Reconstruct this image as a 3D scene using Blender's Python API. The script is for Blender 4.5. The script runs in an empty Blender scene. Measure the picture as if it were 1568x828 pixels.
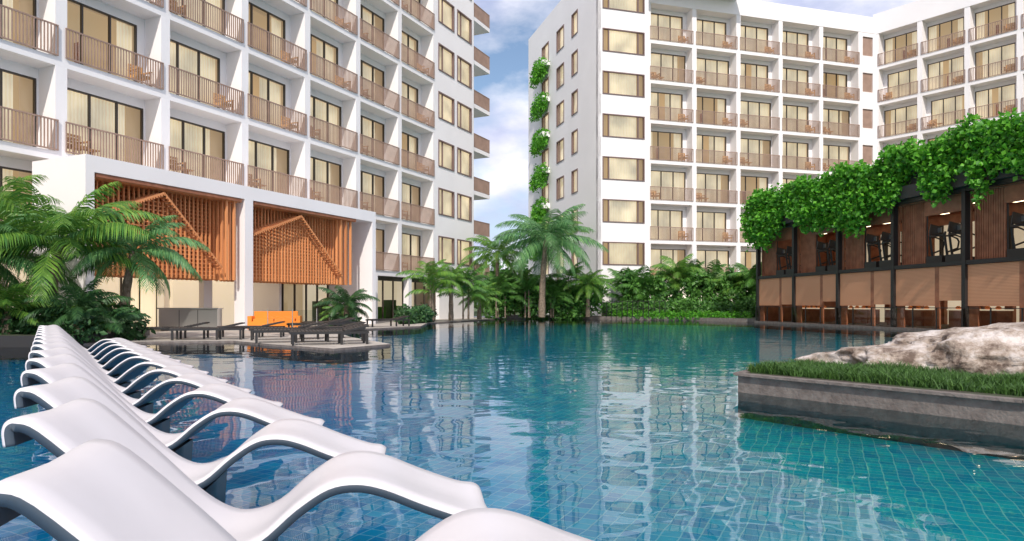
import bpy, math, random
import numpy as np
from mathutils import Vector, Matrix, noise
random.seed(7); rng=np.random.default_rng(7)
S=bpy.context.scene
S.view_settings.view_transform='Standard'; S.view_settings.look='None'; S.view_settings.exposure=0
COL=S.collection

# ------------------------------------------------------------------ materials
def nt(name):
    m=bpy.data.materials.new(name); m.use_nodes=True
    t=m.node_tree; b=t.nodes['Principled BSDF']; return m,t,b
def mat(name,c,rough=.6,metal=0,var=0.0,scale=3.0,bump=0.0,bscale=20,emit=None,es=0,c2=None,island=0,spec=None,trans=0):
    m,t,b=nt(name); N=t.nodes; L=t.links
    b.inputs['Base Color'].default_value=(*c,1); b.inputs['Roughness'].default_value=rough; b.inputs['Metallic'].default_value=metal
    if spec is not None: b.inputs['Specular IOR Level'].default_value=spec
    if var>0 or c2 or island:
        tc=N.new('ShaderNodeTexCoord'); mix=N.new('ShaderNodeMix'); mix.data_type='RGBA'
        a=c; bb=c2 if c2 else tuple(x*(1-var) for x in c)
        mix.inputs[6].default_value=(*a,1); mix.inputs[7].default_value=(*bb,1)
        if island:
            g=N.new('ShaderNodeNewGeometry'); L.new(g.outputs['Random Per Island'],mix.inputs[0])
        else:
            n=N.new('ShaderNodeTexNoise'); n.inputs['Scale'].default_value=scale; n.inputs['Detail'].default_value=6
            L.new(tc.outputs['Object'],n.inputs['Vector'])
            mr=N.new('ShaderNodeMapRange'); mr.inputs[1].default_value=.35; mr.inputs[2].default_value=.65
            L.new(n.outputs['Fac'],mr.inputs[0]); L.new(mr.outputs[0],mix.inputs[0])
        L.new(mix.outputs[2],b.inputs['Base Color'])
    if bump>0:
        tc=N.new('ShaderNodeTexCoord'); n=N.new('ShaderNodeTexNoise'); n.inputs['Scale'].default_value=bscale; n.inputs['Detail'].default_value=5
        L.new(tc.outputs['Object'],n.inputs['Vector'])
        bp=N.new('ShaderNodeBump'); bp.inputs['Strength'].default_value=1; bp.inputs['Distance'].default_value=bump
        L.new(n.outputs['Fac'],bp.inputs['Height']); L.new(bp.outputs[0],b.inputs['Normal'])
    if emit: 
        b.inputs['Emission Color'].default_value=(*emit,1); b.inputs['Emission Strength'].default_value=es
    if trans:
        tr=N.new('ShaderNodeBsdfTranslucent'); ms=N.new('ShaderNodeMixShader'); ms.inputs[0].default_value=trans
        if var>0 or c2 or island: L.new(mix.outputs[2],tr.inputs['Color'])
        else: tr.inputs['Color'].default_value=(*c,1)
        L.new(b.outputs[0],ms.inputs[1]); L.new(tr.outputs[0],ms.inputs[2]); L.new(ms.outputs[0],N['Material Output'].inputs['Surface'])
    return m
M={}
M['wall']=mat('white_render',(.88,.85,.86),.8,var=.05,scale=.35,bump=.002,bscale=40)
M['rail']=mat('bronze_rail',(.36,.24,.19),.5,var=.2,scale=2)
M['frame']=mat('dark_window_frame',(.05,.04,.035),.4)
M['bframe']=mat('brown_window_frame',(.17,.11,.105),.5)
M['interior']=mat('room_interior_glow',(.5,.38,.24),.8,emit=(1,.74,.42),es=.28)  # back wall emits a warm glow standing in for room lighting
M['chair']=mat('chair_wood',(.72,.40,.15),.5,var=.3,scale=6)
M['wood']=mat('slat_wood',(.80,.35,.145),.5,c2=(.60,.235,.09),island=1)
M['dwood']=mat('dark_wood_panel',(.38,.145,.075),.5,c2=(.25,.09,.045),scale=3)
M['black']=mat('black_steel',(.022,.02,.02),.4)
M['steel']=mat('brushed_steel',(.55,.54,.52),.3,metal=.9)
M['stone']=mat('planter_stone',(.13,.105,.095),.8,c2=(.19,.16,.145),scale=9,bump=.012,bscale=30)
M['deck']=mat('deck_paving',(.50,.45,.40),.7,c2=(.38,.34,.30),scale=1.5,bump=.003,bscale=25)
M['ground']=mat('ground_lawn',(.06,.11,.03),.9,c2=(.12,.15,.06),scale=.4)
M['soil']=mat('soil',(.05,.04,.03),.9,c2=(.04,.07,.02),scale=3)
M['orange']=mat('orange_fabric',(.85,.27,.03),.8)
M['trunk']=mat('palm_trunk',(.26,.20,.15),.9,c2=(.14,.10,.07),scale=9,bump=.03,bscale=12)
M['palm']=mat('palm_leaf',(.23,.41,.06),.42,c2=(.06,.20,.04),island=1,trans=.35)
M['palmb']=mat('palm_leaf_blue',(.20,.40,.14),.42,c2=(.07,.21,.08),island=1,trans=.35)
M['leaf']=mat('shrub_leaf',(.13,.32,.05),.5,c2=(.04,.13,.03),island=1,trans=.3)
M['ivy']=mat('ivy_leaf',(.17,.50,.03),.5,c2=(.04,.21,.015),island=1,trans=.35)
M['dleaf']=mat('dark_leaf',(.07,.17,.05),.45,c2=(.02,.07,.025),island=1,trans=.25)
M['grass']=mat('grass_blade',(.09,.20,.035),.6,c2=(.025,.075,.015),island=1,trans=.2)
M['lounger']=mat('lounger_resin',(.69,.655,.675),.36,var=.07,scale=2.5)
M['ledge_shade']=mat('lounger_edge_shade',(.055,.075,.10),.4)  # shade put into the dark colour of lounger edge, underside and base
M['lamp']=mat('warm_lamp',(1,.8,.5),.5,emit=(1,.78,.5),es=5)
M['cream']=mat('cream_wall_glow',(.84,.78,.68),.8,var=.1,scale=1,emit=(1,.84,.60),es=.5)  # emission added so these surfaces imitate a lit interior
M['roof']=mat('dark_roof',(.06,.05,.045),.7)
def curtain():
    m,t,b=nt('curtain_fabric_glow'); N=t.nodes;L=t.links
    tc=N.new('ShaderNodeTexCoord'); w=N.new('ShaderNodeTexWave'); w.inputs['Scale'].default_value=2.2; w.inputs['Distortion'].default_value=2.5
    L.new(tc.outputs['Object'],w.inputs['Vector'])
    n=N.new('ShaderNodeTexNoise'); n.inputs['Scale'].default_value=.6; L.new(tc.outputs['Object'],n.inputs['Vector'])
    mix=N.new('ShaderNodeMix'); mix.data_type='RGBA'; mix.inputs[6].default_value=(.80,.75,.66,1); mix.inputs[7].default_value=(.90,.87,.81,1)
    L.new(w.outputs['Fac'],mix.inputs[0]); L.new(mix.outputs[2],b.inputs['Base Color']); b.inputs['Roughness'].default_value=.9
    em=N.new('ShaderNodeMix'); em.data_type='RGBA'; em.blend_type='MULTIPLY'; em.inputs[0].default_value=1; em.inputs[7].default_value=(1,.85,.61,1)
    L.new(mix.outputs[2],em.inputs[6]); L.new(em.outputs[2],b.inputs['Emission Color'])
    mr=N.new('ShaderNodeMapRange'); mr.inputs[1].default_value=.3; mr.inputs[2].default_value=.7; mr.inputs[3].default_value=.35; mr.inputs[4].default_value=1.0; L.new(n.outputs['Fac'],mr.inputs[0]); L.new(mr.outputs[0],b.inputs['Emission Strength'])  # curtain emission imitates backlight from lit rooms, varied by noise
    return m
M['curtain']=curtain()
def blind():
    m,t,b=nt('bamboo_blind_glow'); N=t.nodes;L=t.links
    tc=N.new('ShaderNodeTexCoord'); w=N.new('ShaderNodeTexWave'); w.bands_direction='Z'; w.inputs['Scale'].default_value=6; w.inputs['Distortion'].default_value=.8; w.inputs['Detail'].default_value=3
    L.new(tc.outputs['Object'],w.inputs['Vector'])
    mix=N.new('ShaderNodeMix'); mix.data_type='RGBA'; mix.inputs[6].default_value=(.38,.17,.09,1); mix.inputs[7].default_value=(.58,.30,.17,1)
    L.new(w.outputs['Fac'],mix.inputs[0]); L.new(mix.outputs[2],b.inputs['Base Color']); b.inputs['Roughness'].default_value=.7
    b.inputs['Emission Color'].default_value=(1,.42,.2,1); b.inputs['Emission Strength'].default_value=.05  # faint orange emission imitates light coming through the blind
    return m
M['blind']=blind()
def glass():
    m,t,b=nt('window_glass'); N=t.nodes;L=t.links; N.remove(b)
    f=N.new('ShaderNodeFresnel'); f.inputs[0].default_value=1.5
    tr=N.new('ShaderNodeBsdfTransparent'); tr.inputs[0].default_value=(.86,.87,.84,1); g=N.new('ShaderNodeBsdfGlossy'); g.inputs['Roughness'].default_value=.02
    mx=N.new('ShaderNodeMixShader'); L.new(f.outputs[0],mx.inputs[0]); L.new(tr.outputs[0],mx.inputs[1]); L.new(g.outputs[0],mx.inputs[2]); L.new(mx.outputs[0],N['Material Output'].inputs[0])
    return m
M['glass']=glass()
def water():
    m,t,b=nt('pool_water'); N=t.nodes;L=t.links; N.remove(b)
    tc=N.new('ShaderNodeTexCoord')
    def nz(s,d,rot,sc):
        mp=N.new('ShaderNodeMapping'); mp.inputs['Rotation'].default_value=(0,0,rot); mp.inputs['Scale'].default_value=sc
        L.new(tc.outputs['Object'],mp.inputs[0]); n=N.new('ShaderNodeTexNoise'); n.inputs['Scale'].default_value=s; n.inputs['Detail'].default_value=d
        n.inputs['Distortion'].default_value=.6
        L.new(mp.outputs[0],n.inputs['Vector']); return n
    n1=nz(1.8,1,.5,(1,1.2,1)); n2=nz(.5,1,-.3,(1,1.3,1))
    b1=N.new('ShaderNodeBump'); b1.inputs['Distance'].default_value=.0068; L.new(n1.outputs['Fac'],b1.inputs['Height'])
    b2=N.new('ShaderNodeBump'); b2.inputs['Distance'].default_value=.010; L.new(n2.outputs['Fac'],b2.inputs['Height']); L.new(b2.outputs[0],b1.inputs['Normal'])
    f=N.new('ShaderNodeFresnel'); f.inputs[0].default_value=1.5; L.new(b1.outputs[0],f.inputs['Normal'])
    tr=N.new('ShaderNodeBsdfTransparent'); tr.inputs[0].default_value=(.74,.98,1,1)
    g=N.new('ShaderNodeBsdfGlossy'); g.inputs['Roughness'].default_value=.0; L.new(b1.outputs[0],g.inputs['Normal'])
    mx=N.new('ShaderNodeMixShader'); L.new(f.outputs[0],mx.inputs[0]); L.new(tr.outputs[0],mx.inputs[1]); L.new(g.outputs[0],mx.inputs[2]); L.new(mx.outputs[0],N['Material Output'].inputs[0])
    return m
M['water']=water()
def tile():
    m,t,b=nt('pool_tiles'); N=t.nodes;L=t.links
    tc=N.new('ShaderNodeTexCoord'); mp=N.new('ShaderNodeMapping'); mp.inputs['Rotation'].default_value=(0,0,math.radians(25)); L.new(tc.outputs['Object'],mp.inputs[0])
    nw=N.new('ShaderNodeTexNoise'); nw.inputs['Scale'].default_value=1.6; L.new(tc.outputs['Object'],nw.inputs['Vector'])
    va=N.new('ShaderNodeVectorMath'); va.operation='SCALE'; va.inputs['Scale'].default_value=.10; L.new(nw.outputs['Color'],va.inputs[0])
    ad=N.new('ShaderNodeVectorMath'); L.new(mp.outputs[0],ad.inputs[0]); L.new(va.outputs[0],ad.inputs[1])
    br=N.new('ShaderNodeTexBrick'); br.offset=0; br.inputs['Scale'].default_value=1; br.inputs['Brick Width'].default_value=.112; br.inputs['Row Height'].default_value=.112
    br.inputs['Mortar Size'].default_value=.0052; br.inputs['Mortar Smooth'].default_value=.2; br.inputs['Bias'].default_value=.1
    br.inputs['Color1'].default_value=(0,.46,.76,1); br.inputs['Color2'].default_value=(0,.80,.92,1); br.inputs['Mortar'].default_value=(.65,1,1,1)
    L.new(ad.outputs[0],br.inputs['Vector'])
    sx=N.new('ShaderNodeSeparateXYZ'); L.new(tc.outputs['Object'],sx.inputs[0])
    mr=N.new('ShaderNodeMapRange'); mr.inputs[1].default_value=-2; mr.inputs[2].default_value=3; L.new(sx.outputs[0],mr.inputs[0])
    tint=N.new('ShaderNodeMix'); tint.data_type='RGBA'; tint.inputs[6].default_value=(.9,.84,1.05,1); tint.inputs[7].default_value=(1,1.06,.88,1); L.new(mr.outputs[0],tint.inputs[0])
    mu=N.new('ShaderNodeMix'); mu.data_type='RGBA'; mu.blend_type='MULTIPLY'; mu.inputs[0].default_value=1; L.new(br.outputs['Color'],mu.inputs[6]); L.new(tint.outputs[2],mu.inputs[7])
    L.new(mu.outputs[2],b.inputs['Base Color']); b.inputs['Roughness'].default_value=.5
    return m
M['tile']=tile()
def rockm():
    m,t,b=nt('boulder_stone'); N=t.nodes;L=t.links
    tc=N.new('ShaderNodeTexCoord'); n=N.new('ShaderNodeTexNoise'); n.inputs['Scale'].default_value=3.2; n.inputs['Detail'].default_value=12; n.inputs['Roughness'].default_value=.72
    L.new(tc.outputs['Object'],n.inputs['Vector']); cr=N.new('ShaderNodeValToRGB'); e=cr.color_ramp.elements
    e[0].position=.40; e[0].color=(.13,.09,.07,1); e[1].position=.62; e[1].color=(.60,.54,.51,1); x=e.new(.50); x.color=(.36,.29,.24,1)
    L.new(n.outputs['Fac'],cr.inputs[0]); L.new(cr.outputs[0],b.inputs['Base Color']); b.inputs['Roughness'].default_value=.9
    n2=N.new('ShaderNodeTexNoise'); n2.inputs['Scale'].default_value=7; n2.inputs['Detail'].default_value=8; L.new(tc.outputs['Object'],n2.inputs['Vector'])
    bp=N.new('ShaderNodeBump'); bp.inputs['Distance'].default_value=.07; L.new(n2.outputs['Fac'],bp.inputs['Height']); L.new(bp.outputs[0],b.inputs['Normal'])
    return m
M['rock']=rockm()

# ------------------------------------------------------------------ mesh builder
class MB:
    def __init__(s): s.v=[];s.f=[];s.m=[];s.mats=[]
    def mi(s,k):
        if k not in s.mats: s.mats.append(k)
        return s.mats.index(k)
    def box(s,x0,x1,y0,y1,z0,z1,k):
        i=len(s.v); s.v+=[(x0,y0,z0),(x1,y0,z0),(x1,y1,z0),(x0,y1,z0),(x0,y0,z1),(x1,y0,z1),(x1,y1,z1),(x0,y1,z1)]
        s.f+=[(i,i+3,i+2,i+1),(i+4,i+5,i+6,i+7),(i,i+1,i+5,i+4),(i+1,i+2,i+6,i+5),(i+2,i+3,i+7,i+6),(i+3,i,i+4,i+7)]
        s.m+=[s.mi(k)]*6
    def beam(s,a,b,w,h,k,up=(0,0,1)):
        a=Vector(a);b=Vector(b);d=(b-a).normalized();u=Vector(up)
        if abs(d.dot(u))>.98:u=Vector((1,0,0))
        r=d.cross(u).normalized()*w/2; t=r.cross(d).normalized()*h/2
        i=len(s.v)
        for p in (a,b):
            for q in (-r-t,r-t,r+t,-r+t): s.v.append(tuple(p+q))
        s.f+=[(i,i+1,i+2,i+3),(i+7,i+6,i+5,i+4),(i,i+4,i+5,i+1),(i+1,i+5,i+6,i+2),(i+2,i+6,i+7,i+3),(i+3,i+7,i+4,i)]
        s.m+=[s.mi(k)]*6
    def quad(s,p,k): i=len(s.v); s.v+=list(p); s.f.append(tuple(range(i,i+len(p)))); s.m.append(s.mi(k))
    def tube(s,pts,rad,k,n=8):
        rings=[]
        for j,p in enumerate(pts):
            p=Vector(p); d=(Vector(pts[min(j+1,len(pts)-1)])-Vector(pts[max(j-1,0)])).normalized()
            a=d.cross(Vector((0,1,.01))).normalized() if abs(d.y)<.95 else d.cross(Vector((1,0,0))).normalized(); b=d.cross(a)
            r=rad[j]; i=len(s.v)
            for q in range(n):
                an=2*math.pi*q/n; s.v.append(tuple(p+a*r*math.cos(an)+b*r*math.sin(an)))
            rings.append(i)
        for j in range(len(rings)-1):
            for q in range(n):
                s.f.append((rings[j]+q,rings[j]+(q+1)%n,rings[j+1]+(q+1)%n,rings[j+1]+q)); s.m.append(s.mi(k))
        s.f.append(tuple(rings[-1]+q for q in range(n))); s.m.append(s.mi(k))
    def mesh(s,name):
        me=bpy.data.meshes.new(name); me.from_pydata(s.v,[],s.f)
        for k in s.mats: me.materials.append(M[k])
        me.polygons.foreach_set('material_index',s.m); me.update(); return me
    def obj(s,name,parent=None,loc=(0,0,0),ang=0): return inst(s.mesh(name),name,parent,loc,ang)
def inst(me,name,parent=None,loc=(0,0,0),ang=0,sc=None):
    o=bpy.data.objects.new(name,me); COL.objects.link(o); o.location=loc; o.rotation_euler=(0,0,ang)
    if sc: o.scale=sc
    if parent: o.parent=parent
    return o
def empty(name,loc=(0,0,0),ang=0):
    o=bpy.data.objects.new(name,None); COL.objects.link(o); o.location=loc; o.rotation_euler=(0,0,ang); return o
def prism(name,pts,z0,z1,top,side=None,parent=None):
    b=MB(); n=len(pts); b.quad([(p[0],p[1],z1) for p in pts],top)
    for i in range(n):
        p=pts[i];q=pts[(i+1)%n]; b.quad([(p[0],p[1],z0),(q[0],q[1],z0),(q[0],q[1],z1),(p[0],p[1],z1)],side or top)
    return b.obj(name,parent)

# ------------------------------------------------------------------ camera
cam=bpy.data.cameras.new('camera'); co=bpy.data.objects.new('camera',cam); COL.objects.link(co)
co.location=(0,0,1.1); co.rotation_euler=(math.radians(90),0,0); cam.lens=24; cam.sensor_width=36
cam.shift_y=52/1568; cam.clip_end=4000; cam.clip_start=.05; S.camera=co

# ------------------------------------------------------------------ sky + sun
AZ=181; EL=43
W=bpy.data.worlds.new('World'); S.world=W; W.use_nodes=True; t=W.node_tree;N=t.nodes;L=t.links
sky=N.new('ShaderNodeTexSky'); sky.sky_type='NISHITA'; sky.sun_disc=False; sky.sun_elevation=math.radians(EL); sky.sun_rotation=math.radians(AZ)
tc=N.new('ShaderNodeTexCoord'); mp=N.new('ShaderNodeMapping'); mp.inputs['Scale'].default_value=(1,1,2.0); mp.inputs['Location'].default_value=(.35,.1,.2); L.new(tc.outputs['Generated'],mp.inputs[0])
n=N.new('ShaderNodeTexNoise'); n.inputs['Scale'].default_value=3.2; n.inputs['Detail'].default_value=8; n.inputs['Roughness'].default_value=.55; L.new(mp.outputs[0],n.inputs['Vector'])
cr=N.new('ShaderNodeValToRGB'); cr.color_ramp.elements[0].position=.37; cr.color_ramp.elements[1].position=.54; L.new(n.outputs['Fac'],cr.inputs[0])
n2=N.new('ShaderNodeTexNoise'); n2.inputs['Scale'].default_value=5.5; n2.inputs['Detail'].default_value=8; L.new(mp.outputs[0],n2.inputs['Vector'])
mrc=N.new('ShaderNodeMapRange'); mrc.inputs[1].default_value=.38; mrc.inputs[2].default_value=.60; L.new(n2.outputs['Fac'],mrc.inputs[0])
cc=N.new('ShaderNodeMix'); cc.data_type='RGBA'; cc.inputs[6].default_value=(4.3,4.6,6.3,1); cc.inputs[7].default_value=(8.0,7.9,8.4,1); L.new(mrc.outputs[0],cc.inputs[0])
mx=N.new('ShaderNodeMix'); mx.data_type='RGBA'; L.new(cr.outputs[0],mx.inputs[0]); L.new(sky.outputs[0],mx.inputs[6]); L.new(cc.outputs[2],mx.inputs[7])
bg=N['Background']; L.new(mx.outputs[2],bg.inputs[0]); bg.inputs[1].default_value=.15
sd=bpy.data.lights.new('sun','SUN'); sd.energy=3.8; sd.angle=math.radians(1.0); sd.color=(1,.93,.83)
so=bpy.data.objects.new('sun',sd); COL.objects.link(so)
az=math.radians(AZ); el=math.radians(EL); dv=Vector((math.sin(az)*math.cos(el),math.cos(az)*math.cos(el),math.sin(el)))
so.rotation_euler=dv.to_track_quat('Z','Y').to_euler()

# ------------------------------------------------------------------ ground, water
b=MB(); R=1800; X0,X1,Y0,Y1=-26,32,-14,57
for (a,c,d,e) in ((-R,X0,-R,R),(X1,R,-R,R),(X0,X1,-R,Y0),(X0,X1,Y1,R)): b.quad([(a,d,.1),(c,d,.1),(c,e,.1),(a,e,.1)],'ground')
b.obj('ground')
b=MB(); b.quad([(X0,Y0,0),(X1,Y0,0),(X1,Y1,0),(X0,Y1,0)],'water'); b.obj('pool_water')
b=MB(); b.quad([(X0-1,Y0-1,-.32),(X1+1,Y0-1,-.32),(X1+1,Y1+1,-.32),(X0-1,Y1+1,-.32)],'tile'); b.obj('pool_floor')
DZ=.06
prism('pool_deck',[(-26.2,17),(-11.5,18.2),(-10.3,19.2),(-8,19.6),(-6.2,17.8),(-4.2,16.1),(-3.2,18),(-5,21.5),(-6,24),(-6.6,29),(-4.4,33),(-4.8,39),(-2.2,46),(-.5,53),(-1,58),(-26.2,58)],-.4,DZ,'deck','stone')
prism('far_planting_bed',[(-1.2,56.5),(3,52.5),(8,49.6),(12,46.5),(15.2,42),(40,42),(40,60),(-1.2,60)],-.4,.22,'soil','stone')
prism('left_planter',[(-26,16.4),(-11.7,17.6),(-11.2,18.9),(-12.2,23),(-26,23)],-.4,.3,'soil','black')

# ------------------------------------------------------------------ building parts
FH=3.4
def chair_into(b,x,y,z,w=.62,k='chair'):
    for dx in (0,w-.06):
        for dy in (0,.54): b.box(x+dx,x+dx+.06,y+dy,y+dy+.06,z,z+.6 if dy==0 else z+.9,k)
        b.box(x+dx-.01,x+dx+.07,y-.02,y+.6,z+.6,z+.65,k)
    b.box(x+.06,x+w-.06,y+.02,y+.54,z+.32,z+.44,k)
    for q in range(4): b.box(x+.06,x+w-.06,y+.56,y+.6,z+.46+q*.12,z+.55+q*.12,k)
def bay_mesh(name,Wd,var,D=1.0):
    b=MB(); p=.21; H=FH
    b.box(0,Wd,0,D+1.2,-.32,0,'wall')
    b.box(0,p,0,D+1.2,0,H-.32,'wall'); b.box(Wd-p,Wd,0,D+1.2,0,H-.32,'wall')
    x0=p+(.35 if var%2 else .06); x1=Wd-p-(.06 if var%2 else .35); zt=2.72
    b.box(p,x0,D,D+.2,0,H-.32,'wall'); b.box(x1,Wd-p,D,D+.2,0,H-.32,'wall'); b.box(x0,x1,D,D+.2,zt,H-.32,'wall')
    fw=.06
    b.box(x0,x1,D+.02,D+.12,zt-fw,zt,'frame'); b.box(x0,x1,D+.02,D+.12,0,.06,'frame')
    n=3
    for i in range(n+1):
        xx=x0+(x1-x0-fw)*i/n; b.box(xx,xx+fw,D+.01,D+.13,.06,zt-fw,'frame')
    b.quad([(x0,D+.07,.06),(x1,D+.07,.06),(x1,D+.07,zt-fw),(x0,D+.07,zt-fw)],'glass')
    wq=x1-x0
    segs={0:[(0,.40),(.56,1)],1:[(0,.82)],2:[(.16,1)],3:[(0,1)],4:[(0,.22),(.8,1)]}[var%5]
    for a,c in segs:
        nn=max(4,int((c-a)*22)); 
        for i in range(nn):
            xa=x0+wq*(a+(c-a)*i/nn); xb=x0+wq*(a+(c-a)*(i+1)/nn); ya=D+.32+(.03 if i%2 else 0); yb=D+.32+(0 if i%2 else .03)
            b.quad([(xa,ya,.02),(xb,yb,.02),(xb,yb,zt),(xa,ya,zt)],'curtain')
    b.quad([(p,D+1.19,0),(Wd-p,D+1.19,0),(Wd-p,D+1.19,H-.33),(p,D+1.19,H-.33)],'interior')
    b.box(x0+wq*.44,x0+wq*.5,D+.9,D+1.1,.0,1.5,'dwood')
    r0=p-.08; r1=Wd-p+.08
    b.box(r0,r1,-.07,-.02,1.08,1.13,'rail'); b.box(r0,r1,-.07,-.02,.02,.07,'rail')
    k=int((r1-r0)/.115)
    for i in range(k+1):
        xx=r0+(r1-r0-.038)*i/k; b.box(xx,xx+.038,-.065,-.03,.07,1.08,'rail')
    chair_into(b,(Wd-p-.95) if var in(0,2,4) else p+.3,.14,0)
    if var==1: b.box(p+1.05,p+1.45,.3,.7,.38,.42,'chair'); b.box(p+1.22,p+1.28,.47,.53,0,.38,'chair')
    return b.mesh(name)
def wall_windows(b,x0,x1,z0,z1,wins,th=.3,y=0,fr='bframe',k='wall'):
    za=wins[0][2]; zb=wins[0][3]
    b.box(x0,x1,y,y+th,z0,za,k); b.box(x0,x1,y,y+th,zb,z1,k)
    e=x0
    for (a,c,_,_) in wins:
        b.box(e,a,y,y+th,za,zb,k); e=c
        f=.08
        b.box(a,c,y-.05,y+.14,za,za+f,fr); b.box(a,c,y-.05,y+.14,zb-f,zb,fr); b.box(a,a+f,y-.05,y+.14,za+f,zb-f,fr); b.box(c-f,c,y-.05,y+.14,za+f,zb-f,fr)
        w=c-a
        if w>3:
            for q in (.15,.85): b.box(a+w*q-.05,a+w*q+.05,y,y+.12,za+f,zb-f,fr)
        elif w>1.6: b.box(a+w*.3-.03,a+w*.3+.03,y+.02,y+.12,za+f,zb-f,fr)
        b.quad([(a,y+.1,za),(c,y+.1,za),(c,y+.1,zb),(a,y+.1,zb)],'glass')
        nn=max(4,int(w*5))
        g0,g1=(.17,.83) if w>3 else (0,1)
        for i in range(nn):
            xa=a+w*(g0+(g1-g0)*i/nn); xb=a+w*(g0+(g1-g0)*(i+1)/nn); ya=y+.2+(.02 if i%2 else 0); yb=y+.2+(0 if i%2 else .02)
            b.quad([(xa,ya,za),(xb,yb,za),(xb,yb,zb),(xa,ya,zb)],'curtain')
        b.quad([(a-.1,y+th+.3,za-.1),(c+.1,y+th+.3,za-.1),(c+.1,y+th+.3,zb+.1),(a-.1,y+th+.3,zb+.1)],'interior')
    b.box(e,x1,y,y+th,za,zb,k)

# ------------------------------------------------------------------ LEFT hotel building
angL=math.atan2(.9045,.4267); OL=(-14.5,28.4,0)
LB=empty('hotel_building',OL,angL)
NV=5
def pick(arr,k,f,s): return arr[(k*7+f*11+(k*f*3)%5+s)%NV]
WL=4.25; bays=[bay_mesh('balcony_bay_%s'%'abcde'[i],WL,i) for i in range(NV)]
floors=[3.2+FH*i for i in range(8)]
for k in range(-6,5):
    x=.1+k*WL
    for fi,z in enumerate(floors):
        if fi==0 and x<10 and x>-6: continue
        inst(pick(bays,k+10,fi,0),'balcony_bay',LB,(x,0,z))
b=MB(); xe=.1+5*WL
b.box(-25.4,xe+5.7,2.22,15,0,30.9,'wall')
b.box(-25.4,xe+5.7,-.02,2.21,floors[-1]+FH-.32,floors[-1]+FH+.6,'wall')
for z in floors:
    wall_windows(b,xe,xe+5.7,z-.32,z+FH-.32,[(xe+.45,xe+2.65,z+.85,z+2.75),(xe+3.1,xe+5.3,z+.85,z+2.75)])
b.box(xe+5.4,xe+5.7,.3,2.2,0,30.9,'wall')
for z in floors:
    x0=xe+5.7; x1=x0+3.1
    b.box(x0,x1,.2,4.5,z-.3,z,'wall')
    for (a,c,d,e) in ((x0,x1,.2,.26),(x1-.06,x1,.26,4.5)):
        b.box(a,c,d,e,z+1.05,z+1.1,'rail'); b.box(a,c,d,e,z+.03,z+.08,'rail')
    for i in range(26): xx=x0+i*(3.04/25); b.box(xx,xx+.06,.21,.25,z+.08,z+1.05,'rail')
    for i in range(30): yy=.3+i*(4.1/29); b.box(x1-.05,x1-.01,yy,yy+.05,z+.08,z+1.05,'rail')
for i in range(3):
    a=10.7+i*3.7; 
    b.box(a,a+.35,0,.5,0,2.88,'wall')
    for q in range(4): xx=a+.35+q*1.1; b.box(xx,xx+.06,.4,.5,.1,2.6,'frame')
    b.box(a+.35,a+3.7,.4,.5,2.6,2.88,'frame'); b.quad([(a+.35,.45,.1),(a+3.7,.45,.1),(a+3.7,.45,2.6),(a+.35,.45,2.6)],'glass')
b.box(xe+.6,xe+5.7,0,.3,0,2.88,'wall')
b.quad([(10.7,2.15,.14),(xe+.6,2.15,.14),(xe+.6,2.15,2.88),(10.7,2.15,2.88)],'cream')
for i in range(9): 
    a=11.2+i*1.15; b.box(a,a+.6,1.4,2.0,.14,.9+1.2*random.random(),random.choice(['orange','dleaf','chair','ivy']))
for i in range(5):
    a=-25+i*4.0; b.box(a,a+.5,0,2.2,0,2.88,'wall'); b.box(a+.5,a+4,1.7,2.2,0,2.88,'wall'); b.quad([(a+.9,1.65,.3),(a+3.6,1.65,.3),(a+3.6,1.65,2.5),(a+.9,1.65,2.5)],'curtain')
b.obj('walls_and_windows',LB)
b=MB()
b.box(-5.2,10.5,-3,-.1,5.5,6.05,'wall')
b.box(-5.2,-4.9,-3.0,-.1,0.0,5.5,'wall'); b.box(10.2,10.5,-3.0,-.1,.0,5.5,'wall'); b.box(1.5,1.95,-3.0,-2.4,.0,5.5,'wall')
b.box(-4.9,10.2,-.3,-.02,2.9,5.5,'wall'); 
b.box(1.5,1.95,-.6,-.3,.0,2.9,'wall'); b.box(-4.9,10.2,-.02,2.1,2.75,2.95,'wall')
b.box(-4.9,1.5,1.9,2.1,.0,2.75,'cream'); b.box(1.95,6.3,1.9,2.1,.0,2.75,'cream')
b.box(6.3,6.45,-.25,1.9,.0,2.75,'wall'); b.box(6.45,6.55,-.1,0,.0,2.6,'black')
for q in range(5): b.box(6.7+q*.85,6.76+q*.85,-.1,0,.0,2.6,'frame')
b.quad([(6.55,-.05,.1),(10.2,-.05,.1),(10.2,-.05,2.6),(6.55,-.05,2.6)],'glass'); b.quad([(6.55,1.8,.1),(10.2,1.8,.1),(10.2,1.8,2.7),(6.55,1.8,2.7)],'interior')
b.box(-.6,1.1,1.84,1.89,.1,2.4,'frame'); b.box(-.52,.2,1.81,1.84,.1,2.32,'curtain'); b.box(.3,1.02,1.81,1.84,.1,2.32,'curtain')
b.box(-3.4,-2.9,.4,.9,.0,2.75,'wall')
for q in range(8): b.box(-4.2+q*1.5,-3.8+q*1.5,.8,1.2,2.70,2.745,'lamp')
b.obj('entrance_canopy',LB)
b=MB()
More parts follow.
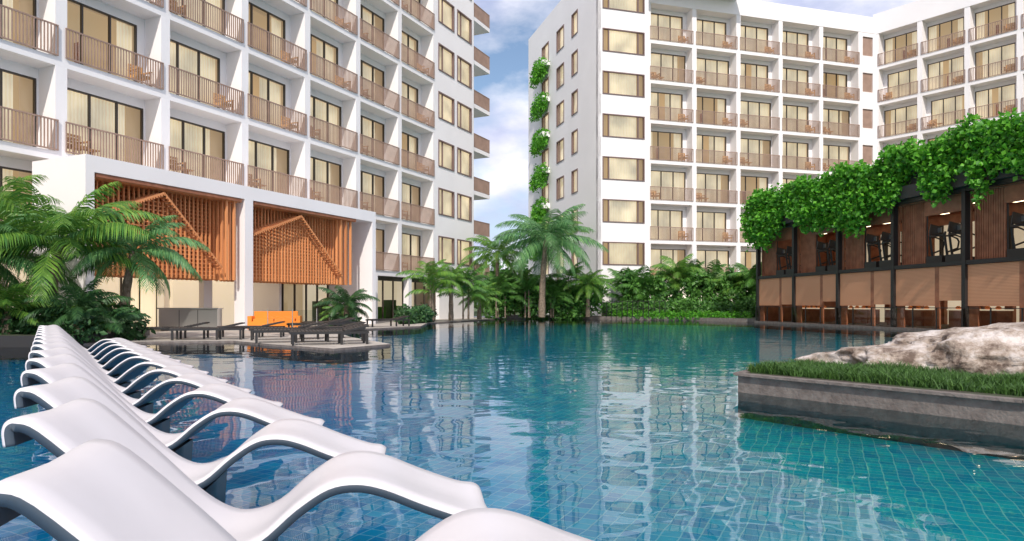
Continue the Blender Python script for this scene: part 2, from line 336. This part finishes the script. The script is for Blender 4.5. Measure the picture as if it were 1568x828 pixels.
def screen(x0,x1):
    w=x1-x0; ridge=x0+w*.42; xr=x0+w*.84
    def fold(x):
        if x<ridge: return 5.2-(5.2-4.1)*(ridge-x)/(ridge-x0)
        if x<xr: return 5.2-(5.2-2.6)*(x-ridge)/(xr-ridge)
        return 5.42
    for j in range(5):
        y=-1.75+j*.27; nn=int(w/.21)
        for i in range(nn):
            x=x0+.08+(i+.5*(j%2))*(w-.25)/(nn-1); 
            if x>x1-.06: continue
            b.box(x,x+.06,y,y+.09,2.12,5.42,'wood')
    for q in range(22):
        z=2.2+q*.148
        b.box(x0+.04,x1-.04,-1.86,-1.80,z,z+.045,'wood')
    nn=int(w/.19)
    for j in range(4):
        y=-2.86+j*.25
        for i in range(nn):
            x=x0+.06+i*(w-.2)/(nn-1); zt=fold(x)
            if x>=xr:
                if i%2==0: b.box(x,x+.085,y,y+.1,2.10,5.42,'wood')
            elif zt>2.4 and j in(1,3): b.box(x,x+.055,y,y+.09,2.12,zt-.1,'wood')
            elif j==2: b.box(x,x+.05,y,y+.07,zt+.02,5.42,'wood')
    for q in range(20):
        z=2.24+q*.155
        xs=[x0+.05+i*.1 for i in range(int(w*10))]; ins=[x for x in xs if fold(x)-.15>z and x<xr]
        if ins: b.box(min(ins),max(ins),-2.56,-2.51,z,z+.045,'wood')
        if ins: b.box(min(ins),max(ins),-2.06,-2.01,z+.07,z+.115,'wood')
    for y in (-2.92,-2.6,-2.3,-2.0):
        b.beam((x0+.04,y,fold(x0)),(ridge,y,5.2),.04,.07,'wood'); b.beam((ridge,y,5.2),(xr,y,2.6),.04,.07,'wood')
    for j in range(26):
        f=j/25
        xx=ridge+(xr-ridge)*f; z=5.2-2.6*f; b.beam((xx,-2.95,z-.06),(xx,-1.9,z-.06),.045,.05,'wood')
        xx=x0+.03+(ridge-x0-.03)*f; b.beam((xx,-2.95,fold(xx)-.07),(xx,-1.9,fold(xx)-.07),.05,.05,'wood')
    for q in range(13): b.box(x0+.02,x1-.02,-2.9+q*.21,-2.84+q*.21,5.34,5.47,'wood')
    b.box(x0+.02,x1-.02,-2.97,-2.91,5.36,5.49,'dwood')
screen(-4.85,1.4); screen(2.05,8.9)
b.obj('timber_slat_screen',LB)

# ------------------------------------------------------------------ RIGHT tower
TB=empty('hotel_tower')
aT=math.atan2(.282,.959); OT=Vector((13.47,58.4,0)); uT=Vector((.959,.282,0)).normalized(); nT=Vector((uT.y,-uT.x,0))
WT=4.4; tb=[bay_mesh('tower_bay_%s'%'abcde'[i],WT,i) for i in range(NV)]
RT=28.2
tf=[3.2+FH*i for i in range(7)]
for k in range(5):
    for fi,z in enumerate(tf):
        p=OT+uT*(-1.98+k*WT); inst(pick(tb,k,fi,1),'balcony_bay',TB,(p.x,p.y,z),aT)
b=MB()
b.box(-3.2,24,2.72,16,0,RT-.2,'wall'); b.box(-1.98,21.9,-.03,2.7,tf[-1]+FH-.32,RT,'wall')
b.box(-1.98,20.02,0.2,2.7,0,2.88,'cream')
for i in range(6): b.box(-1.98+i*4.4-.2,-1.98+i*4.4+.2,0,.3,0,2.88,'wall')
for z in [-.32]+tf:
    zz=z
    b.box(20.02,21.9,0,2.7,zz-.32 if z>0 else 0,zz+.9,'wall'); b.box(20.02,20.3,0,2.7,zz+.9,zz+FH-.32,'wall'); b.box(21.5,21.9,0,2.7,zz+.9,zz+FH-.32,'wall')
    b.box(20.3,21.5,0,2.7,zz+2.7,zz+FH-.32,'wall'); b.box(20.3,21.5,.12,.2,zz+.9,zz+2.7,'rail')
for z in tf:
    wall_windows(b,-7.6,-3.14,z-.32,z+FH-.32,[(-7.2,-3.5,z+1.05,z+2.9)],y=-2.2)
b.box(-7.6,-3.14,-2.2,-1.9,tf[-1]+FH-.32,RT+1.2,'wall'); b.box(-7.6,-3.14,-2.2,-1.9,1.2,2.88,'wall'); b.box(-7.5,-3.2,-2.1,-1.9,0,1.2,'stone')
b.box(-3.44,-3.14,-1.9,2.7,0,RT+1.2,'wall'); b.box(-3.14,-1.98,.0,2.7,0,RT,'wall')
b.box(-7.4,-3.44,-1.9,2.7,RT-.3,RT+1.2,'wall')
b.obj('walls_and_windows',TB,OT,aT)
corner=OT+nT*2.2+uT*(-7.6); LF=18.0
uf=nT.copy(); af=math.atan2(uf.y,uf.x); Of=corner-uf*LF
b=MB()
for z in [z for z in tf]:
    wall_windows(b,0,LF-.0,z-.32,z+FH-.32,[(LF-13.6,LF-11.6,z+.7,z+2.7),(LF-9.4,LF-7.5,z+.7,z+2.7),(LF-5.6,LF-4.2,z+.7,z+2.7)],fr='bframe',y=-.0)
    b.box(LF-13.9,LF-11.3,-.75,-.01,z+.25,z+.75,'wall')
b.box(0,LF,0,.3,0,2.88,'wall'); b.box(0,LF,0,.3,tf[-1]+FH-.32,RT+.6,'wall'); b.box(0,LF-.3,.6,14,RT-.4,RT+.3,'wall'); b.box(0,LF-4.5,.62,9,0,RT-.4,'wall'); b.box(0,.3,.3,.62,0,RT,'wall')
b.obj('flank_wall',TB,Of,af)
uW=Vector((.62,-.784,0)).normalized(); aW=math.atan2(uW.y,uW.x); OW=OT+uT*21.9+nT*.0
wb=[bay_mesh('wing_bay_%s'%'abcde'[i],3.75,i) for i in range(NV)]
for k in range(8):
    for fi,z in enumerate(tf):
        p=OW+uW*(k*3.75); inst(pick(wb,k,fi,3),'balcony_bay',TB,(p.x,p.y,z),aW)
b=MB(); b.box(0,30,2.72,14,0,RT-.2,'wall'); b.box(-.3,30,-.03,2.7,tf[-1]+FH-.32,RT+.4,'wall'); b.box(0,30,0.3,2.7,0,2.88,'cream')
b.obj('wing_walls',TB,OW,aW)

# ------------------------------------------------------------------ foliage helpers
def tri_mesh(name,V,F,keys,mi=None,parent=None):
    me=bpy.data.meshes.new(name); me.from_pydata(V.tolist() if hasattr(V,'tolist') else V,[],F.tolist() if hasattr(F,'tolist') else F)
    for k in keys: me.materials.append(M[k])
    if mi is not None: me.polygons.foreach_set('material_index',mi)
    me.update(); return inst(me,name,parent)
def leaves(C,size,droop=.3,aspect=1.8):
    n=len(C); d=rng.normal(size=(n,3)); d[:,2]-=droop; d/=np.linalg.norm(d,axis=1)[:,None]
    r=rng.normal(size=(n,3)); s=np.cross(d,r); s/=np.linalg.norm(s,axis=1)[:,None]
    nn=np.cross(d,s)
    L_=(size*(.6+.8*rng.random(n)))[:,None]; w=L_/aspect/2
    V=np.stack([C,C+d*L_*.45+s*w+nn*w*.2,C+d*L_,C+d*L_*.45-s*w+nn*w*.2],1).reshape(-1,3)
    F=np.arange(4*n).reshape(-1,4); return V,F
def cloud_pts(clumps,n):
    w=np.array([c[3]*c[3] for c in clumps],float); w/=w.sum(); idx=rng.choice(len(clumps),n,p=w)
    C=np.array([c[:3] for c in clumps])[idx]; R_=np.array([c[3] for c in clumps])[idx]
    d=rng.normal(size=(n,3)); d/=np.linalg.norm(d,axis=1)[:,None]
    rr=(.55+.45*rng.random(n)**.5)*(1+.12*rng.normal(size=n)); return C+d*(R_*rr)[:,None]
def bush(name,clumps,n,size,key='leaf'):
    P=cloud_pts(clumps,n); P[:,2]=np.maximum(P[:,2],.12); V,F=leaves(P,size); return tri_mesh(name,V,F,[key])
def palm(x,y,base,h,L_,nf=22,key='palm',up=75,low=-25,lean=(0,0),stems=1,name='palm_tree',wid=1.0,tr=.13):
    b=MB(); 
    for st in range(stems):
        ox,oy=(0,0) if stems==1 else (random.uniform(-.35,.35)*L_*.5,random.uniform(-.35,.35)*L_*.5)
        hh=h*(1 if stems==1 else random.uniform(.5,1.1))
        pts=[];rad=[]
        for i in range(9):
            f=i/8; pts.append((x+ox+lean[0]*f*f,y+oy+lean[1]*f*f,base+hh*f)); rad.append(tr*(1.25-.5*f)*(1.08 if i%2 else .95)*(1 if stems==1 else .35))
        b.tube(pts,rad,'trunk')
        top=Vector(pts[-1]); n_f=nf if stems==1 else max(5,nf//stems)
        for q in range(n_f):
            a=q*2.39996+random.uniform(-.2,.2); e0=math.radians(up+(low-up)*(q+.5)/n_f+random.uniform(-6,6))
            Lf=L_*random.uniform(.85,1.1)*(.8+.2*math.sin(math.pi*(q+.5)/n_f)); seg=12
            p=top.copy(); hd=Vector((math.cos(a),math.sin(a),0)); side0=Vector((-math.sin(a),math.cos(a),0))
            P=[p.copy()];T=[]
            dr=math.radians(random.uniform(60,90))
            for i in range(seg):
                e=e0-dr*(i/seg)**1.3; d=hd*math.cos(e)+Vector((0,0,math.sin(e))); T.append(d); p=p+d*Lf/seg; P.append(p.copy())
            T.append(T[-1])
            b.tube([P[0],P[4],P[8],P[12]],[.022*L_/2.5,.016*L_/2.5,.01*L_/2.5,.003],key,4)
            nl=42; twist=random.uniform(-.25,.25)
            for i in range(nl):
                s=.13+.87*(i+.5)/nl; fi=s*seg; ii=min(int(fi),seg-1); fr=fi-ii
                c=P[ii].lerp(P[ii+1],fr); d=T[ii]; upv=side0.cross(d); 
                ll=Lf*.29*wid*math.sin(math.pi*(.12+.80*s))**.8*random.uniform(.85,1.1); w=ll*.034+.006
                for sg in (-1,1):
                    sv=(side0*sg*math.cos(twist)+upv*math.sin(twist)*sg)
                    dd=(sv*.85+d*(.45+.5*s)+upv*.25+Vector((0,0,random.uniform(-.3,.05)))).normalized()
                    m_=c+dd*ll*.5; tip=m_+(dd+Vector((0,0,-.55-.35*random.random()))).normalized()*ll*.5
                    wv=d*w
                    k0=len(b.v); b.v+=[tuple(c-wv*.5),tuple(c+wv*.5),tuple(m_+wv),tuple(m_-wv),tuple(tip)]
                    b.f+=[(k0,k0+1,k0+2,k0+3),(k0+3,k0+2,k0+4)]; mi=b.mi(key); b.m+=[mi,mi]
    return b.obj(name)

palm(-13.1,19.4,.3,2.5,3.1,24,'palm',lean=(.2,0),low=-10)
palm(-15.8,20.4,.3,3.2,2.9,22,'palm')
palm(-11.6,20.4,.3,2.4,2.3,22,'palmb',lean=(.3,0))
palm(-14.6,18.9,.3,2.1,2.7,22,'palmb')
palm(-11.9,18.7,.3,.6,1.5,16,'dleaf',up=80,low=0)
palm(-13.6,18.4,.3,.6,1.6,16,'palm',up=80,low=0)
palm(-15.5,18.4,.3,.8,1.8,16,'palm',up=80,low=0)
for i in range(5): palm(-11.2-i*.75,18.6+random.uniform(0,.8),.3,.4,1.2,16,random.choice(['dleaf','palm','dleaf']),up=75,low=-5,stems=2,name='areca_palm')
bush('left_undergrowth',[(-16+i*.55,18.2+.5*random.random(),.35+.2*random.random(),.5) for i in range(9)]+[(-12.5+i*.4,20,.5,.6) for i in range(4)],5000,.18,'dleaf')
palm(2.1,48,.2,5.5,4.3,28,'palmb',lean=(.3,0),up=70,low=-30,tr=.2)
palm(-1.1,51,.1,4.8,3.1,22,'palm',tr=.15)
palm(3.7,55,.1,6.8,2.6,18,'palm',tr=.12)
palm(-3.75,42,.1,2.6,2.0,22,'palm')
palm(5.5,49.5,.2,2.4,2.3,22,'palm')
palm(-7.4,30.5,.05,1.0,1.5,20,'dleaf',up=80,low=-10)
palm(-8.3,33,.05,.6,1.2,16,'palm',up=80,low=-10)
palm(-2.2,46,.1,1.5,1.8,20,'palm')
for x,y in ((-2.9,43.5),(-.8,49.5),(.6,50.5),(1.3,49.3),(3.1,49.6),(4.1,50.3),(0,52),(2.7,51.4),(-4.6,40.5)): palm(x,y,.15,1.9+random.random(),2.0,22,random.choice(['palm','leaf']),up=82,low=5,stems=3,name='areca_palm')
cl=[]
for i in range(26):
    x=-1.5+i*.3; cl.append((x,50.5+random.uniform(-.6,1.2),.8+1.6*random.random(),.8+.5*random.random()))
bush('garden_shrubs',cl,9000,.32,'leaf')
for i in range(9):
    f=i/8; x=8.6+f*9.5; y=52.4-f*3.2
    palm(x+random.uniform(-.3,.3),y+random.uniform(-.4,.4),.2,1.9+1.0*random.random(),2.2,26,random.choice(['leaf','palm','leaf']),up=88,low=15,stems=3,name='areca_palm',wid=1.3)
for i in range(9):
    f=(i+.5)/9; x=8.3+f*9.8; y=51.6-f*3.6; h=2.3+1.3*random.random()
    cl=[(x+random.uniform(-.35,.35),y+random.uniform(-.3,.3),.6+(h-.6)*q/7,.50-.035*q) for q in range(8)]
    bush('shrub_tree',cl,1100,.30,'leaf')
cl=[]
for i in range(34):
    f=i/33; cl.append((7+f*11.5,51.2-f*5+random.uniform(-.3,.5),.5+.35*random.random(),.55+.2*random.random()))
bush('hedge',cl,9000,.24,'leaf')
cl=[(7.6+i*.5,50.2-i*.42,.35,.32) for i in range(16)]; bush('low_groundcover',cl,3500,.14,'ivy')
b=MB()
for i in range(12): b.box(i*.4,i*.4+.04,0,.04,0,1.1,'black')
b.box(0,4.44,0,.04,1.1,1.14,'black'); b.box(0,4.44,0,.04,.6,.63,'black')
b.obj('metal_fence',None,(6.9,49.9,.22),-.55)
cl=[(-5.2+random.uniform(-.5,.5),36+i*.8,.5,.5) for i in range(9)]+[(-7.6+random.uniform(-.4,.4),30+i*.4,.35,.35) for i in range(5)]; bush('deck_shrubs',cl,3500,.2,'dleaf')
cl=[(-50+i*2.3,92+random.uniform(-6,6),2+3.0*random.random(),2.6+1.5*random.random()) for i in range(44)]; bush('distant_trees',cl,26000,.8,'leaf')
cl=[]
for z in tf[1:]:
    for i in range(7):
        u=LF-13.8+i*.4; p=Of+uf*u+(-uT)*.5; fr=random.uniform(.55,1.0)
        for dz in (1.0,.65,.3,-.1,-.5,-.9):
            cl.append((p.x,p.y,z+dz*fr+random.uniform(-.15,.15),.40))
            p=p-uT*.07
o=bush('planter_ivy',cl,12000,.24,'ivy')
o.parent=TB

# ------------------------------------------------------------------ pavilion on the right
uR=Vector((.163,-.987,0)).normalized(); aR=math.atan2(uR.y,uR.x); OR=Vector((14.83,41,0)); inR=Vector((-uR.y,uR.x,0))
RB=empty('poolside_pavilion',OR,aR)
b=MB(); Bw=3.8; nb=7; LR=Bw*nb
b.box(-.1,LR,-.25,9,-.4,.12,'stone')
for i in range(nb+1):
    x=i*Bw; b.box(x-.09,x+.09,-.14,.08,.12,5.55,'black')
    b.box(x+.09,x+.5,.03,.1,.12,2.6,'dwood')
b.box(-.1,LR,-.12,.1,2.62,2.78,'black'); b.box(-.1,LR,.1,9,2.55,2.75,'dwood'); b.box(-.1,LR,-.12,.1,5.4,5.56,'black')
b.box(-.1,LR,.1,9,5.35,5.5,'dwood'); b.box(-.3,LR,-.3,9,5.57,6.1,'roof'); b.box(-.2,LR,-.05,9,6.1,7.25,'roof')
b.box(-.05,0.05,.2,9,.12,5.35,'dwood')
for i in range(nb):
    x=i*Bw
    b.box(x+.1,x+Bw*.60,-.03,.0,1.04,2.6,'blind') ; b.box(x+Bw*.66,x+Bw-.1,-.03,.0,1.10+.15*(i%2),2.6,'blind')
    b.box(x+Bw*.60,x+Bw*.66,-.03,.05,.12,2.62,'dwood')
    for q in range(13):
        xx=x+.12+q*.105; b.box(xx,xx+.07,.25,.31,2.75,5.35,'dwood')
    b.box(x+.1,x+1.5,.32,.35,2.75,5.35,'roof')
    for q in range(4): b.box(x+Bw-.4+q*.1,x+Bw-.34+q*.1,.25,.31,2.75,5.35,'dwood')
    b.box(x+1.5,x+Bw-.4,.2,.3,4.75,5.35,'dwood')
    for q in range(3): b.box(x+q*1.27,x+q*1.27+.04,-.22,-.18,.12,.95,'black')
    b.box(x,x+Bw,-.23,-.17,.95,.98,'black'); b.quad([(x,-.2,.15),(x+Bw,-.2,.15),(x+Bw,-.2,.94),(x,-.2,.94)],'glass')
    b.box(x+.5,x+2.9,2.2,2.9,.12,.85,'dwood'); b.box(x+.45,x+2.95,2.15,2.95,.85,.9,'cream')
    for q in range(5): b.tube([(x+.7+q*.5,2.5,.9),(x+.7+q*.5,2.5,.94),(x+.7+q*.5,2.5,1.03)],[.06,.14,.05],'orange',8)
    for (lx,ly,lz) in ((1.2,1.2,2.48),(2.6,3,2.48),(1.9,2,5.28),(3,1.2,5.28),(.9,3.2,5.28),(2.4,3.2,5.28)): b.box(x+lx,x+lx+.4,ly,ly+.4,lz,lz+.06,'lamp')  # ceiling lamps, extra ones added to brighten the pavilion interior
    b.box(x+.3,x+.7,5.2,5.39,.12,2.55,'dwood'); b.box(x+2.3,x+3,5.2,5.39,.12,2.55,'dwood')
b.box(0,LR,5.4,5.6,.12,2.55,'cream'); b.box(0,LR,4.4,4.6,2.75,3.1,'dwood'); b.box(0,LR,4.4,4.6,4.9,5.35,'dwood')
for i in range(nb*3): x=i*Bw/3; b.box(x,x+.1,4.42,4.58,3.1,4.9,'black') 
for i in range(nb): b.box(i*Bw+.2,i*Bw+.9,4.42,4.5,3.1,4.9,'dwood')
b.quad([(0,4.55,3.1),(LR,4.55,3.1),(LR,4.55,4.9),(0,4.55,4.9)],'glass'); b.box(0,LR,6.5,6.6,2.75,5.35,'cream')
b.obj('structure',RB)
def treadmill():
    b=MB(); k='black'
    b.box(-.38,.38,-.2,1.35,.06,.20,k); b.box(-.27,.27,-.0,1.33,.201,.215,'roof'); b.box(-.40,.40,-.42,-.1,.04,.32,k)
    for x in (-.37,.37):
        b.tube([(x,-.1,.15),(x,-.18,.6),(x,-.26,1.15),(x,-.22,1.28)],[.05,.045,.045,.04],k,8)
        b.tube([(x,-.26,1.1),(x,.0,1.12),(x,.35,1.0),(x,.42,.88),(x,.36,.62),(x,-.14,.45)],[.035]*6,k,8)
    b.beam((-.37,-.25,1.15),(.37,-.25,1.15),.12,.07,k); b.beam((0,-.34,1.15),(0,-.26,1.55),.62,.05,k); b.box(-.2,.2,-.25,-.235,1.27,1.47,'steel')
    return b.mesh('treadmill')
tcm=treadmill()
for i in range(nb):
    for dx in (1.95,2.95):
        p=OR+uR*(i*Bw+dx)+inR*.62; inst(tcm,'treadmill',None,(p.x,p.y,2.76),aR+random.uniform(-.04,.04))
ub=[-.8,-.5,1.5,2.8,3.6,4.5,5.5,7.5,9,9.9,10.6,11.8,12.6,13.2,14,14.8,15.2,15.8,16.3,17,18,20,22,24,27]
zb_=[5.2,4.7,4.6,5.0,6.3,5.6,5.1,4.9,4.4,4.4,5.4,5.3,6.5,6.5,5.0,5.5,6.5,6.3,5.0,5.9,5.4,6,5.2,6,5.6]
cl=[]
u=-.7
while u<26.5:
    bz=np.interp(u,ub,zb_)+random.uniform(-.3,.25); top=7.42+.16*math.sin(u*1.7)+.14*math.sin(u*4.1)+(.14 if u>11.2 else 0)
    z=top
    while z>bz:
        yy=-.42 if z<6.3 else -.25+random.uniform(-.1,.15)
        p=OR+uR*(u+random.uniform(-.1,.1))+inR*(yy+random.uniform(-.16,.08)); cl.append((p.x,p.y,z,.13+.15*min(1,(z-bz)/1.0)+.05*random.random())); z-=.24
    for q in range(2):
        p=OR+uR*u+inR*random.uniform(.2,2.0); cl.append((p.x,p.y,7.2+.1*random.random(),.38))
    u+=.2
V,F=leaves(cloud_pts(cl,44000),.19,droop=.5,aspect=1.2); o=tri_mesh('roof_ivy',V,F,['ivy'])

# ------------------------------------------------------------------ stone planter with boulder
prism('stone_planter',[(2.84,8.58),(4.64,6.18),(6.2,4.6),(16,9),(17.5,17),(14,16),(4.1,10.3)],-.4,.225,'soil','stone')
b=MB(); P=[(2.84,8.58),(4.64,6.18),(6.2,4.6)]
for a,c in ((P[0],P[1]),(P[1],P[2]),(P[0],(4.1,10.3))): b.beam((a[0],a[1],.225),(c[0],c[1],.225),.12,.03,'stone')
b.obj('planter_coping')
def blades(name,pts,h,key='grass',w=.012):
    n=len(pts); a=rng.random(n)*6.283; hh=h*(.5+.8*rng.random(n)); le=rng.normal(size=(n,2))*.5*hh[:,None]
    s=np.stack([np.cos(a)*w,np.sin(a)*w,np.zeros(n)],1); m=pts+np.stack([le[:,0]*.35,le[:,1]*.35,hh*.6],1); t_=pts+np.stack([le[:,0],le[:,1],hh],1)
    V=np.stack([pts-s,pts+s,m+s*.8,m-s*.8,t_],1).reshape(-1,3); i=np.arange(n)*5
    F=np.stack([i,i+1,i+2,i+3],1).tolist()+np.stack([i+3,i+2,i+4],1).tolist()
    return tri_mesh(name,V,F,[key])
n=30000; f=rng.random(n); g=rng.random(n)
A=np.array([2.95,8.75]);B=np.array([5.9,5.0]); inn=np.array([.8,.6])
pts=A+(B-A)*f[:,None]+inn*(.1+g*1.3)[:,None]; pts=np.concatenate([pts,np.full((n,1),.22)],1)
hv=np.array([.10+.06*noise.noise(Vector((p[0]*2,p[1]*2,0))) for p in pts])
keep=pts[:,1]<10.2; blades('grass',pts[keep],hv[keep]*1.15,w=.006)
bpy.ops.mesh.primitive_ico_sphere_add(subdivisions=6,radius=1); r=bpy.context.object; r.name='boulder'
for v in r.data.vertices:
    c=v.co.copy(); q=Vector((c.x*2.4,c.y,c.z))
    s=1+.24*noise.noise(q*1.2+Vector((3,1,2)))+.12*noise.noise(q*2.6)+.10*(.3-abs(noise.noise(q*4)))+.03*noise.noise(q*9)+.012*noise.noise(q*22)
    c*=s; c.z=max(c.z,-.3)
    if c.z>0: c.z=c.z**.8
    hz=.68*(1+.22*c.x)
    v.co=Vector((c.x*3.1,c.y*1.3,c.z*hz))
r.location=(7.4,8.7,.20); r.rotation_euler=(0,0,math.radians(-24)); r.data.materials.append(M['rock'])
for p in r.data.polygons:p.use_smooth=True

# ------------------------------------------------------------------ pool loungers
def lounger_mesh():
    key=[(-.03,.60),(-.035,.655),(-.02,.69),(.02,.70),(.10,.665),(.30,.48),(.48,.30),(.60,.215),(.70,.195),(.82,.235),(.95,.345),(1.07,.42),(1.18,.435),(1.29,.41),(1.44,.345),(1.60,.285),(1.68,.27),(1.71,.25)]
    P=[Vector((a,0,c)) for a,c in key]; pr=[]
    for i in range(len(P)-1):
        p0=P[max(i-1,0)];p1=P[i];p2=P[i+1];p3=P[min(i+2,len(P)-1)]
        for q in range(4):
            t=q/4; pr.append(.5*((2*p1)+(-p0+p2)*t+(2*p0-5*p1+4*p2-p3)*t*t+(-p0+3*p1-3*p2+p3)*t**3))
    pr.append(P[-1])
    Wd=.55; th=-.045; cs=[(0,th),(0,-.016),(.004,-.007),(.014,0),(.08,.0),(.2,-.006),(Wd/2,-.009),(Wd-.2,-.006),(Wd-.08,.0),(Wd-.014,0),(Wd-.004,-.007),(Wd,-.016),(Wd,th)]
    V=[];F=[];mi=[]; nc=len(cs)
    for i,p in enumerate(pr):
        d=(pr[min(i+1,len(pr)-1)]-pr[max(i-1,0)]).normalized(); nn=Vector((-d.z,0,d.x))
        for (w,h) in cs: q=p+nn*h; V.append((q.x,w,q.z))
    base=len(V)
    for i,p in enumerate(pr):
        d=(pr[min(i+1,len(pr)-1)]-pr[max(i-1,0)]).normalized(); nn=Vector((-d.z,0,d.x))
        for w in (0.01,Wd-.01): q=p+nn*th; V.append((q.x,w,q.z))
    for i in range(len(pr)-1):
        for j in range(nc-1):
            a=i*nc+j; F.append((a,a+nc,a+nc+1,a+1)); mi.append(1 if j in(0,nc-2) else 0)
        a=base+2*i; F.append((a,a+1,a+3,a+2)); mi.append(1)
        F.append((i*nc,a,a+2,(i+1)*nc)); mi.append(1); F.append((i*nc+nc-1,(i+1)*nc+nc-1,a+3,a+1)); mi.append(1)
    F.append(tuple(range(nc))); mi.append(0); e=(len(pr)-1)*nc; F.append(tuple(range(e,e+nc))[::-1]); mi.append(1)
    k=len(V)
    for (x0,x1,z,y0,y1) in ((.56,.82,.15,.05,Wd-.05),(.60,.80,-.32,.10,Wd-.10)):
        zz=z+(.01 if z>0 else 0); V.extend([(x0,y0,zz),(x1,y0,zz),(x1,y1,zz),(x0,y1,zz)])
    for q in range(4): F.append((k+q,k+(q+1)%4,k+4+(q+1)%4,k+4+q)); mi.append(1)
    me=bpy.data.meshes.new('pool_lounger'); me.from_pydata(V,[],F); me.materials.append(M['lounger']); me.materials.append(M['ledge_shade'])
    me.polygons.foreach_set('material_index',mi)
    me.polygons.foreach_set('use_smooth',[True]*len(F)); me.update()
    return me
lm=lounger_mesh()
la=math.atan2(.168,.986)
for i in range(14):
    k=i-2; x=-2.35-.60*k; y=3.26+.88*k
    inst(lm,'pool_lounger',None,(x,y,0),la+random.uniform(-.012,.012))

# ------------------------------------------------------------------ deck furniture
def sunbed():
    b=MB(); k='black'
    b.box(0,1.35,0,.06,.28,.34,k); b.box(0,1.35,.62,.68,.28,.34,k)
    for x in (.05,1.25,1.9): b.box(x,x+.06,0,.06,0,.28,k); b.box(x,x+.06,.62,.68,0,.28,k)
    b.box(1.35,1.98,0,.06,.28,.34,k); b.box(1.35,1.98,.62,.68,.28,.34,k)
    for q in range(14): b.box(.02+q*.095,.09+q*.095,.06,.62,.33,.36,'roof')
    for q in range(7): 
        a=1.36+q*.085; z=.36+q*.018; b.box(a,a+.07,.04,.64,z,z+.03,'roof')
    b.beam((1.36,.03,.34),(1.98,.03,.48),.03,.04,k); b.beam((1.36,.65,.34),(1.98,.65,.48),.03,.04,k)
    return b.mesh('sunbed')
sb=sunbed()
for x,y,a in ((-9.9,19.7,.25),(-11.2,20.2,.25),(-9.2,21.2,.2),(-6.9,18.2,.35),(-5.6,17.2,.35),(-5.9,18.4,.35),(-7.6,19.7,.3),(-6.4,20.6,.4),(-7.9,26,.5),(-8.2,27.3,.5),(-8.0,24.6,.5),(-6.5,31.5,.6)):
    inst(sb,'sunbed',None,(x,y,DZ),a)
b=MB()
b.box(-.8,.8,0,.75,.1,.4,'orange'); b.box(-.8,.8,.6,.8,.4,.78,'orange'); b.box(-.95,-.8,0,.8,.1,.6,'orange'); b.box(.8,.95,0,.8,.1,.6,'orange'); b.box(-.75,-.02,.02,.6,.4,.5,'orange'); b.box(.02,.75,.02,.6,.4,.5,'orange')
for x in (-.85,.8): 
    for y in (.05,.7): b.box(x,x+.06,y,y+.06,0,.1,'black')
b.obj('orange_sofa',None,(-9.0,25.8,DZ),.2)
b=MB(); b.box(-1.1,1.1,0,.7,.08,.86,'steel'); b.box(-1.15,1.15,-.05,.75,.86,.91,'steel'); b.box(-.35,-.33,-.01,0,.12,.82,'black'); b.box(.35,.37,-.01,0,.12,.82,'black'); b.box(-1.05,1.05,.05,.65,0,.08,'black')
b.obj('bar_counter',None,(-12.9,27.2,DZ),.15)
b=MB()
for i in range(3): b.tube([(i*.8,0,0),(i*.8,0,.9)],[.015,.015],'steel',6)
b.quad([(0,.0,.1),(1.6,0,.1),(1.6,0,.85),(0,0,.85)],'glass')
b.obj('glass_balustrade',None,(-8.3,23.2,DZ),.25)
